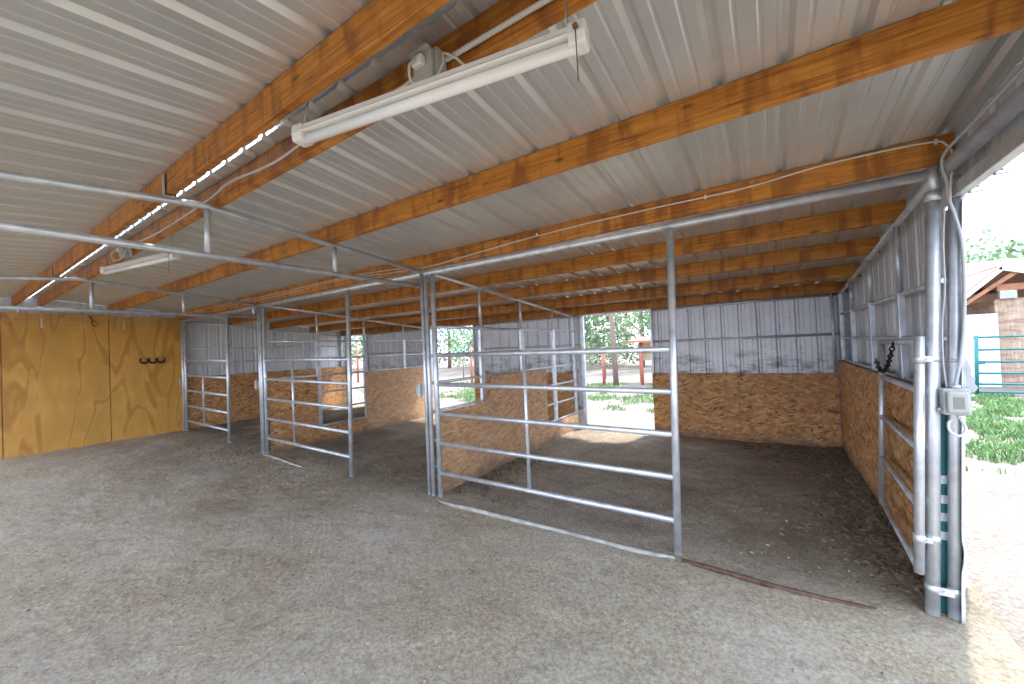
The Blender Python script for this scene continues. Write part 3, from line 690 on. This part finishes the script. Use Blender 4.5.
# ---------------------------------------------------------------- fluorescent strip lights
def lamp(p0, p1, z, label, near=True):
    p0 = Vector((*p0, z)); p1 = Vector((*p1, z)); d = (p1 - p0).normalized(); n = Vector((-d.y, d.x, 0)); L = (p1 - p0).length
    t = thing('strip_light', label, 'strip light', (p0 + p1) / 2, 'fluorescent strip lights under the ridge')
    def ext(name, poly, a, c, m, bev=0.0):
        b = B(); A = [b.verts.new(p0 + d * a + n * q[0] + Vector((0, 0, q[1]))) for q in poly]; Z = [b.verts.new(p0 + d * c + n * q[0] + Vector((0, 0, q[1]))) for q in poly]
        b.faces.new(A[::-1]); b.faces.new(Z); k = len(poly)
        for i in range(k): b.faces.new((A[i], A[(i + 1) % k], Z[(i + 1) % k], Z[i]))
        return obj(name, b, m, t, bev)
    ext('housing', [(-.026, .008), (-.022, .034), (.022, .034), (.026, .008), (.020, .004), (-.020, .004)], .05, L - .05, M_white, .002)
    ext('channel_lip', [(-.034, .004), (-.025, .016), (-.023, .014), (-.031, .001)], .05, L - .05, M_white)
    ext('channel_lip', [(.034, .004), (.025, .016), (.023, .014), (.031, .001)], .05, L - .05, M_white)
    b = B(); tube(b, [p0 + d * .03 + Vector((0, 0, -.018)), p1 - d * .03 + Vector((0, 0, -.018))], .019, 16); obj('tube', b, M_tubew, t)
    for a, c in ((0, .055), (L - .055, L)):
        ext('end_cap', [(-.030, -.030), (.030, -.030), (.036, .0), (.030, .040), (-.030, .040), (-.036, .0)], a, c, M_white, .008)
    for s in (.06, L - .06):
        q = p0 + d * s
        b = B(); tube(b, [q + n * .02 + Vector((0, 0, .034)), q + Vector((0, 0, .13))], .0015, 5); tube(b, [q - n * .02 + Vector((0, 0, .034)), q + Vector((0, 0, .13)), Vector((q.x, q.y, zr(q.y) - .002))], .0015, 5); obj('hanger_wire', b, M_hanger, t)
    q = p1 - d * .028 - n * .036
    b = B(); tube(b, [q + Vector((0, 0, .012)), q - n * .01 + Vector((0, 0, .012))], .008, 8); tube(b, [q - n * .006 + Vector((0, 0, .008)), q - n * .006 + Vector((.003, 0, -.15))], .0018, 6); obj('pull_cord', b, M_string, t)
    return t
lamp((-1.585, .868), (-.405, 1.086), 2.405, 'white fluorescent strip light hanging nearest the camera, with a brown pull cord')
lamp((-5.30, .985), (-4.12, 1.195), 2.405, 'white fluorescent strip light hanging farther left near the plywood wall')
# the lamp leads
for x, z, l in ((-1.0, jz, 'pale lamp lead looping from the near junction box to the near strip light'), (-4.85, jz2, 'pale lamp lead looping from the far junction box to the far strip light')):
    b = B(); tube(b, curve_pts([(x - .005, y2 - .10, z + .05), (x - .01, y2 - .125, z + .01), (x + .0, y2 - .12, z - .05), (x + .06, y2 - .09, z - .055), (x + .085, y2 - .055, z + .02), (x + .075, y2 - .04, z + .07), (x + .13, y2 - .04, z + .03), (x + .19, y2 - .045, z - .04)]), .005, 8)
    tag(obj('lamp_lead', b, M_cable), l, 'cable')

# ---------------------------------------------------------------- litter on the stall floors
def litter(n, seed, region, m, name, label, size, flat=.5):
    rnd = random.Random(seed); b = B()
    for _ in range(n):
        x, y = region(rnd); s = size * rnd.uniform(.4, 1.5); z = heightmap(x, y)
        vs = []
        rot = rnd.uniform(0, 6.28); ca, sa = math.cos(rot), math.sin(rot); e = rnd.uniform(.6, 1.6)
        for dx, dy, dz in ((1, 0, 0), (-1, 0, .1), (0, 1, .1), (0, -1, 0), (.1, 0, 1), (0, .1, -1)):
            dx *= e; dx += rnd.uniform(-.3, .3); dy += rnd.uniform(-.3, .3)
            vs.append(b.verts.new((x + s * (dx * ca - dy * sa), y + s * (dx * sa + dy * ca), z + s * flat * (.35 + dz))))
        for f in ((0, 2, 4), (2, 1, 4), (1, 3, 4), (3, 0, 4), (2, 0, 5), (1, 2, 5), (3, 1, 5), (0, 3, 5)): b.faces.new([vs[i] for i in f])
    return tag(obj(name, b, m), label, 'litter', None, 'stuff')
litter(1500, 3, lambda r: (.73 - abs(r.gauss(0, .22)), r.uniform(3.1, 6.6)), M_debris, 'dung_crumbs', 'brown dung crumbs piled along the foot of the right stall wall', .018)
litter(500, 41, lambda r: (.68 - abs(r.gauss(0, .3)), r.uniform(3.4, 6.6)), M_straw, 'wood_chips', 'pale wood chips and flakes along the foot of the right stall wall', .012, .25)
litter(600, 4, lambda r: (.6 - abs(r.gauss(0, .35)), 6.5 - abs(r.gauss(0, .35))), M_debris, 'dung_crumbs', 'brown dung crumbs in the right back corner of the nearest stall', .022)
litter(1100, 5, lambda r: (r.uniform(-9.8, .6), r.uniform(3.1, 6.5)), M_clod, 'dirt_clods', 'small dirt clods scattered over the stall floors', .011)
litter(900, 6, lambda r: (r.uniform(-9.8, .8), r.uniform(-.4, 2.9)), M_clod, 'dirt_clods', 'small dirt clods scattered over the aisle floor', .008)
litter(300, 16, lambda r: (r.gauss(-6.6, .9), r.gauss(2.75, .25)), M_clod, 'dirt_clods', 'dark churned clods on the ground in front of the far post cluster', .016)
litter(350, 17, lambda r: (-2.93 + abs(r.gauss(0, .2)), r.uniform(3.1, 4.6)), M_debris, 'dirt_clods', 'brown clods along the foot of the nearer partition board', .02)
b = B(); rnd = random.Random(9)
for _ in range(1500):
    x = rnd.uniform(-8.5, .8); y = rnd.uniform(.3, 6.5); a = rnd.uniform(0, 6.28); L = rnd.uniform(.006, .035); z = heightmap(x, y) + .004; w = .0012
    dx, dy = math.cos(a), math.sin(a)
    v = [b.verts.new(p) for p in ((x - dx * L - dy * w, y - dy * L + dx * w, z), (x - dx * L + dy * w, y - dy * L - dx * w, z), (x + dx * L, y + dy * L, z + rnd.uniform(0, .008)), (x, y, z + .003))]
    b.faces.new((v[0], v[1], v[2])); b.faces.new((v[0], v[2], v[3])); b.faces.new((v[1], v[3], v[2])); b.faces.new((v[0], v[3], v[1]))
tag(obj('straw_bits', b, M_straw), 'fine straw and twig bits scattered over the dirt floor', 'straw', None, 'stuff')

# ---------------------------------------------------------------- outdoors
def grass(n, seed, region, label, h=.065):
    rnd = random.Random(seed); b = B()
    for _ in range(n):
        x, y = region(rnd)
        if noise.noise(Vector((x * .9, y * .9, seed))) + .3 * noise.noise(Vector((x * 3, y * 3, seed))) < .03: continue
        a = rnd.uniform(0, 6.28); s = h * rnd.uniform(.5, 1.5); w = s * .16; lx, ly = rnd.gauss(0, .5) * s, rnd.gauss(0, .5) * s
        dx, dy = math.cos(a) * w, math.sin(a) * w
        v0 = b.verts.new((x - dx, y - dy, -.02)); v1 = b.verts.new((x + dx, y + dy, -.02)); v2 = b.verts.new((x + lx * .5 + dx * .6, y + ly * .5 + dy * .6, s * .6)); v3 = b.verts.new((x + lx, y + ly, s)); v4 = b.verts.new((x + lx * .5 - dx * .6, y + ly * .5 - dy * .6, s * .6))
        b.faces.new((v0, v1, v2, v4)); b.faces.new((v4, v2, v3))
    return tag(obj('yard_grass', b, M_grass), label, 'grass', None, 'stuff')
def reg(x0, x1, y0, y1): return lambda r: (r.uniform(x0, x1), r.uniform(y0, y1))
grass(30000, 21, reg(1.4, 6.5, 6.2, 13.2), 'green grass in the yard past the open right end')
grass(20000, 22, reg(-9.5, -1.8, 8.6, 14.5), 'patchy green grass behind the barn seen through the doorways')
grass(6000, 23, reg(-16, -9.6, 8.0, 14.5), 'patchy green grass behind the far stall doorway')
grass(500, 24, reg(1.2, 2.4, 4.9, 6.2), 'few small weeds on the pale sand outside the open end', .05)

def tree(x, y, h, r, seed, label, m=M_leaf, n=2600, trunk=.16, z0=.9, grp='trees behind the barn'):
    rnd = random.Random(seed); t = thing('tree', label, 'tree', (x, y, 0), grp)
    b = B(); tube(b, [(x, y, -.1), (x + .1, y, h * .3), (x - .05, y + .1, h * .6)], [trunk, trunk * .8, trunk * .35], 10)
    for k in range(5):
        a = rnd.uniform(0, 6.28); tube(b, [(x + .08, y, h * (.28 + .05 * k)), (x + math.cos(a) * r * .35, y + math.sin(a) * r * .35, h * (.45 + .06 * k)), (x + math.cos(a) * r * .7, y + math.sin(a) * r * .7, h * (.55 + .07 * k))], [trunk * .4, trunk * .25, trunk * .1], 7)
    obj('trunk', b, M_bark, t)
    b = B(); cl = []
    for _ in range(34):
        a = rnd.uniform(0, 6.28); q = rnd.uniform(0, 1); rr = r * (.35 + .65 * math.sqrt(rnd.random())) * math.sin(math.pi * (.12 + .8 * q)) ** .6
        cl.append((Vector((x + math.cos(a) * rr, y + math.sin(a) * rr, z0 + (h - z0) * q)), r * rnd.uniform(.2, .38)))
    for _ in range(n):
        c, cr = cl[rnd.randrange(len(cl))]
        d = Vector((rnd.gauss(0, 1), rnd.gauss(0, 1), rnd.gauss(0, .8))); d = d.normalized() * cr * rnd.uniform(.55, 1.05); p = c + d
        s = rnd.uniform(.07, .16) * (.5 + r * .18); u = Vector((rnd.gauss(0, 1), rnd.gauss(0, 1), rnd.gauss(0, 1))).normalized(); w = u.cross(Vector((rnd.gauss(0, 1), rnd.gauss(0, 1), rnd.gauss(0, 1)))).normalized()
        vs = [b.verts.new(p + u * s), b.verts.new(p + w * s * .5), b.verts.new(p - u * s), b.verts.new(p - w * s * .5)]
        b.faces.new(vs)
    obj('crown', b, m, t); return t
TR = [(-6.5, 24, 7.5, 3.6, 'pale green tree seen through the nearest back doorway'), (-11.5, 26, 8.0, 4.2, 'wide grey-green tree left of the doorway tree row'),
      (-17, 23, 7.5, 4.0, 'grey-green tree seen through the middle back doorway'), (-23, 25, 8, 4.2, 'bushy tree behind the middle back doorway'),
      (-30, 24, 8, 4.4, 'bushy tree seen through the far back doorway'), (-37, 25, 8, 4.4, 'last tree of the row seen through the far back doorway'), (-14, 32, 10, 5, 'tall tree behind the rest of the row'), (-1.5, 27, 7, 3.6, 'tree behind the back wall right of the doorway')]
for i, (x, y, h, r, l) in enumerate(TR): tree(x, y, h, r, 30 + i, l, M_leaf2 if i % 2 else M_leaf, 6500)
for i, (x, y, h, r, l) in enumerate([(8.6, 27, 5.6, 2.8, 'green tree rising over the neighbouring shed roof'), (13.5, 29, 5.9, 3.2, 'green tree at the right edge above the shed roof'), (11, 34, 5.6, 3.2, 'farther green tree behind the shed')]):
    tree(x, y, h, r, 50 + i, l, M_leaf, 4200, grp='trees beyond the neighbouring shed')
# tall trunk and red posts seen through the nearest doorway
b = B(); tube(b, [(-4.55, 13.4, -.1), (-4.6, 13.4, 2), (-4.72, 13.4, 4.6)], [.10, .085, .07], 12)
tag(obj('bare_trunk', b, M_bark), 'tall bare brown trunk seen through the nearest back doorway', 'tree trunk')
def redpost(x, y, h, l): return tag(pipe('fence_post', [(x, y, -.1), (x, y, h)], .055, M_redpost, None, 10), l, 'fence post', 'red fence posts behind the barn')
redpost(-5.1, 13.7, 1.35, 'red post just left of the bare trunk'); redpost(-11.2, 13.6, 1.6, 'red post seen through the middle back doorway'); redpost(-18.6, 13.0, 2.2, 'red post seen through the far back doorway')
# small open shelter
t = thing('field_shelter', 'small red-roofed shelter beyond the nearest back doorway', 'shelter', (-3.9, 14.8, 0))
b = B(); tube(b, [(-3.86, 14.2, -.1), (-3.86, 14.2, 1.52)], .055, 10); obj('post', b, M_redpost, t)
b = B(); tube(b, [(-2.6, 14.2, -.1), (-2.6, 14.2, 1.52)], .055, 10); obj('post', b, M_redpost, t)
b = B(); prism(b, [(13.9, 1.50), (15.9, 1.66), (15.9, 1.73), (13.9, 1.57)], 0, -4.3, -2.3); obj('roof', b, M_redpost, t)
b = B(); box(b, -4.3, -2.5, 15.5, 15.6, .8, 1.64); obj('back_wall', b, M_cream, t)
for x in (-4.25, -2.6):
    b = B(); box(b, x, x + .1, 15.3, 15.4, -.05, 1.60); obj('post', b, M_redpost, t)
# wire fence rails behind the grass
b = B()
for z in (.5, 1.0, 1.35): tube(b, [(-30, 16.3, z), (2, 16.3, z)], .012, 6)
for k in range(16): tube(b, [(-30 + 2 * k, 16.3, -.05), (-30 + 2 * k, 16.3, 1.4)], .035, 6)
tag(obj('wire_fence', b, M_bark), 'thin wire fence crossing behind the grassy yard', 'fence')
b = B(); box(b, -17.5, -16.7, 12.6, 13.2, -.02, .62); bmesh.ops.bevel(b, geom=b.edges[:], offset=.06, segments=2, affect='EDGES')
tag(obj('water_tub', b, M_bluep), 'small blue water tub seen through the far back doorway', 'tub')

# neighbouring shed at the right
YN = 15.0; k_ = YN / 14.0
t = thing('neighbour_shed', 'wooden shed with a red-brown gable and pale shingle roof past the teal gate', 'shed', (6.5, YN, 0))
ax, az = 4.80, 3.12
b = B(); box(b, 4.83, 9.0, YN + .1, YN + .22, -.05, 2.22)
obj('board_wall', b, M_barnwood, t)
b = B(); box(b, 4.80, 4.86, YN + .08, YN + 6, -.05, 2.2); obj('side_wall', b, M_barnwood, t)
b = B(); box(b, 4.83, 9.0, YN - .02, YN + .06, 2.42, 2.58); obj('tie_beam', b, M_redwood, t)
b = B(); prism(b, [(3.55, 1.72), (4.86, 3.02), (4.86, 2.90), (3.66, 1.70)], 1, YN - .25, YN - .19); obj('fascia', b, M_tin, t)
b = B(); prism(b, [(4.80, 3.06), (9.0, 1.55), (9.0, 1.43), (4.80, 2.94)], 1, YN - .25, YN - .19); obj('fascia', b, M_tin, t)
b = B(); prism(b, [(3.55, 1.74), (4.86, 3.05), (4.86, 3.0), (3.6, 1.72)], 1, YN - .18, YN + 7); prism(b, [(4.83, 3.05), (9.0, 1.57), (9.0, 1.52), (4.83, 3.0)], 1, YN - .18, YN + 7); obj('roof_deck', b, M_redwood, t)
for k in range(4):
    x0 = 3.9 + k * .3; b = B(); prism(b, [(3.75 + .0, 1.78 - .0), (4.80, 2.86), (4.80, 2.74), (3.85, 1.75)], 1, YN + .4 + k * 1.3, YN + .48 + k * 1.3); obj('rafter', b, M_redwood, t)
b = B(); prism(b, [(3.95, 1.95), (4.05, 1.95), (5.25, 2.95 - .05), (5.15, 2.95)], 1, YN - .15, YN - .08); obj('brace', b, M_redwood, t)
for x in (4.86, 5.66, 6.46):
    b = B(); box(b, x, x + .28, YN - .05, YN + .09, 2.22, 2.42); obj('block', b, M_boxgrey, t)
b = B(); prism(b, [(YN + 3.4, 2.6), (YN + 7.6, 4.05), (YN + 7.6, 4.0), (YN + 3.4, 2.55)], 0, 5.2, 11); obj('upper_roof', b, M_shingle, t)
b = B(); sheet(b, 3.3, 4.80, lambda u, v, h: (u, YN - .05 - h, v), .0, 1.86); o = solid(obj('tin_screen', b, M_tin)); tag(o, 'pale corrugated tin screen in front of the wooden shed', 'screen')
# teal gate
t = thing('teal_gate', 'teal six-rail pipe gate standing across the yard at the right', 'gate', (5.5, 13, 0))
gz = [.08, .26, .50, .75, 1.02, 1.30]
for z in gz: pipe('rail', [(3.80, 13, z), (7.0, 13, z)], .022, M_teal, t, 10)
pipe('upright', [(3.80, 13, .0), (3.84, 13, 1.34)], .032, M_teal, t, 10); pipe('upright', [(7.0, 13, .0), (7.0, 13, 1.34)], .032, M_teal, t, 10)
b = B(); box(b, 3.82, 3.94, 12.96, 12.985, .70, .78); obj('latch', b, M_teal, t)
# overhead wires in the sky
for i, (z, s) in enumerate(((6.9, .25), (6.0, .35), (5.6, .12))):
    b = B(); tube(b, [(x, 22 + .0 * x, z + s * (x - 8) * .12) for x in (2, 8, 14, 20, 30)], .014, 6)
    tag(obj('power_line', b, M_gcable), ['highest overhead power line in the sky at the right', 'middle overhead power line in the sky at the right', 'lowest overhead power line just above the trees at the right'][i], 'power line', 'power lines over the yard')
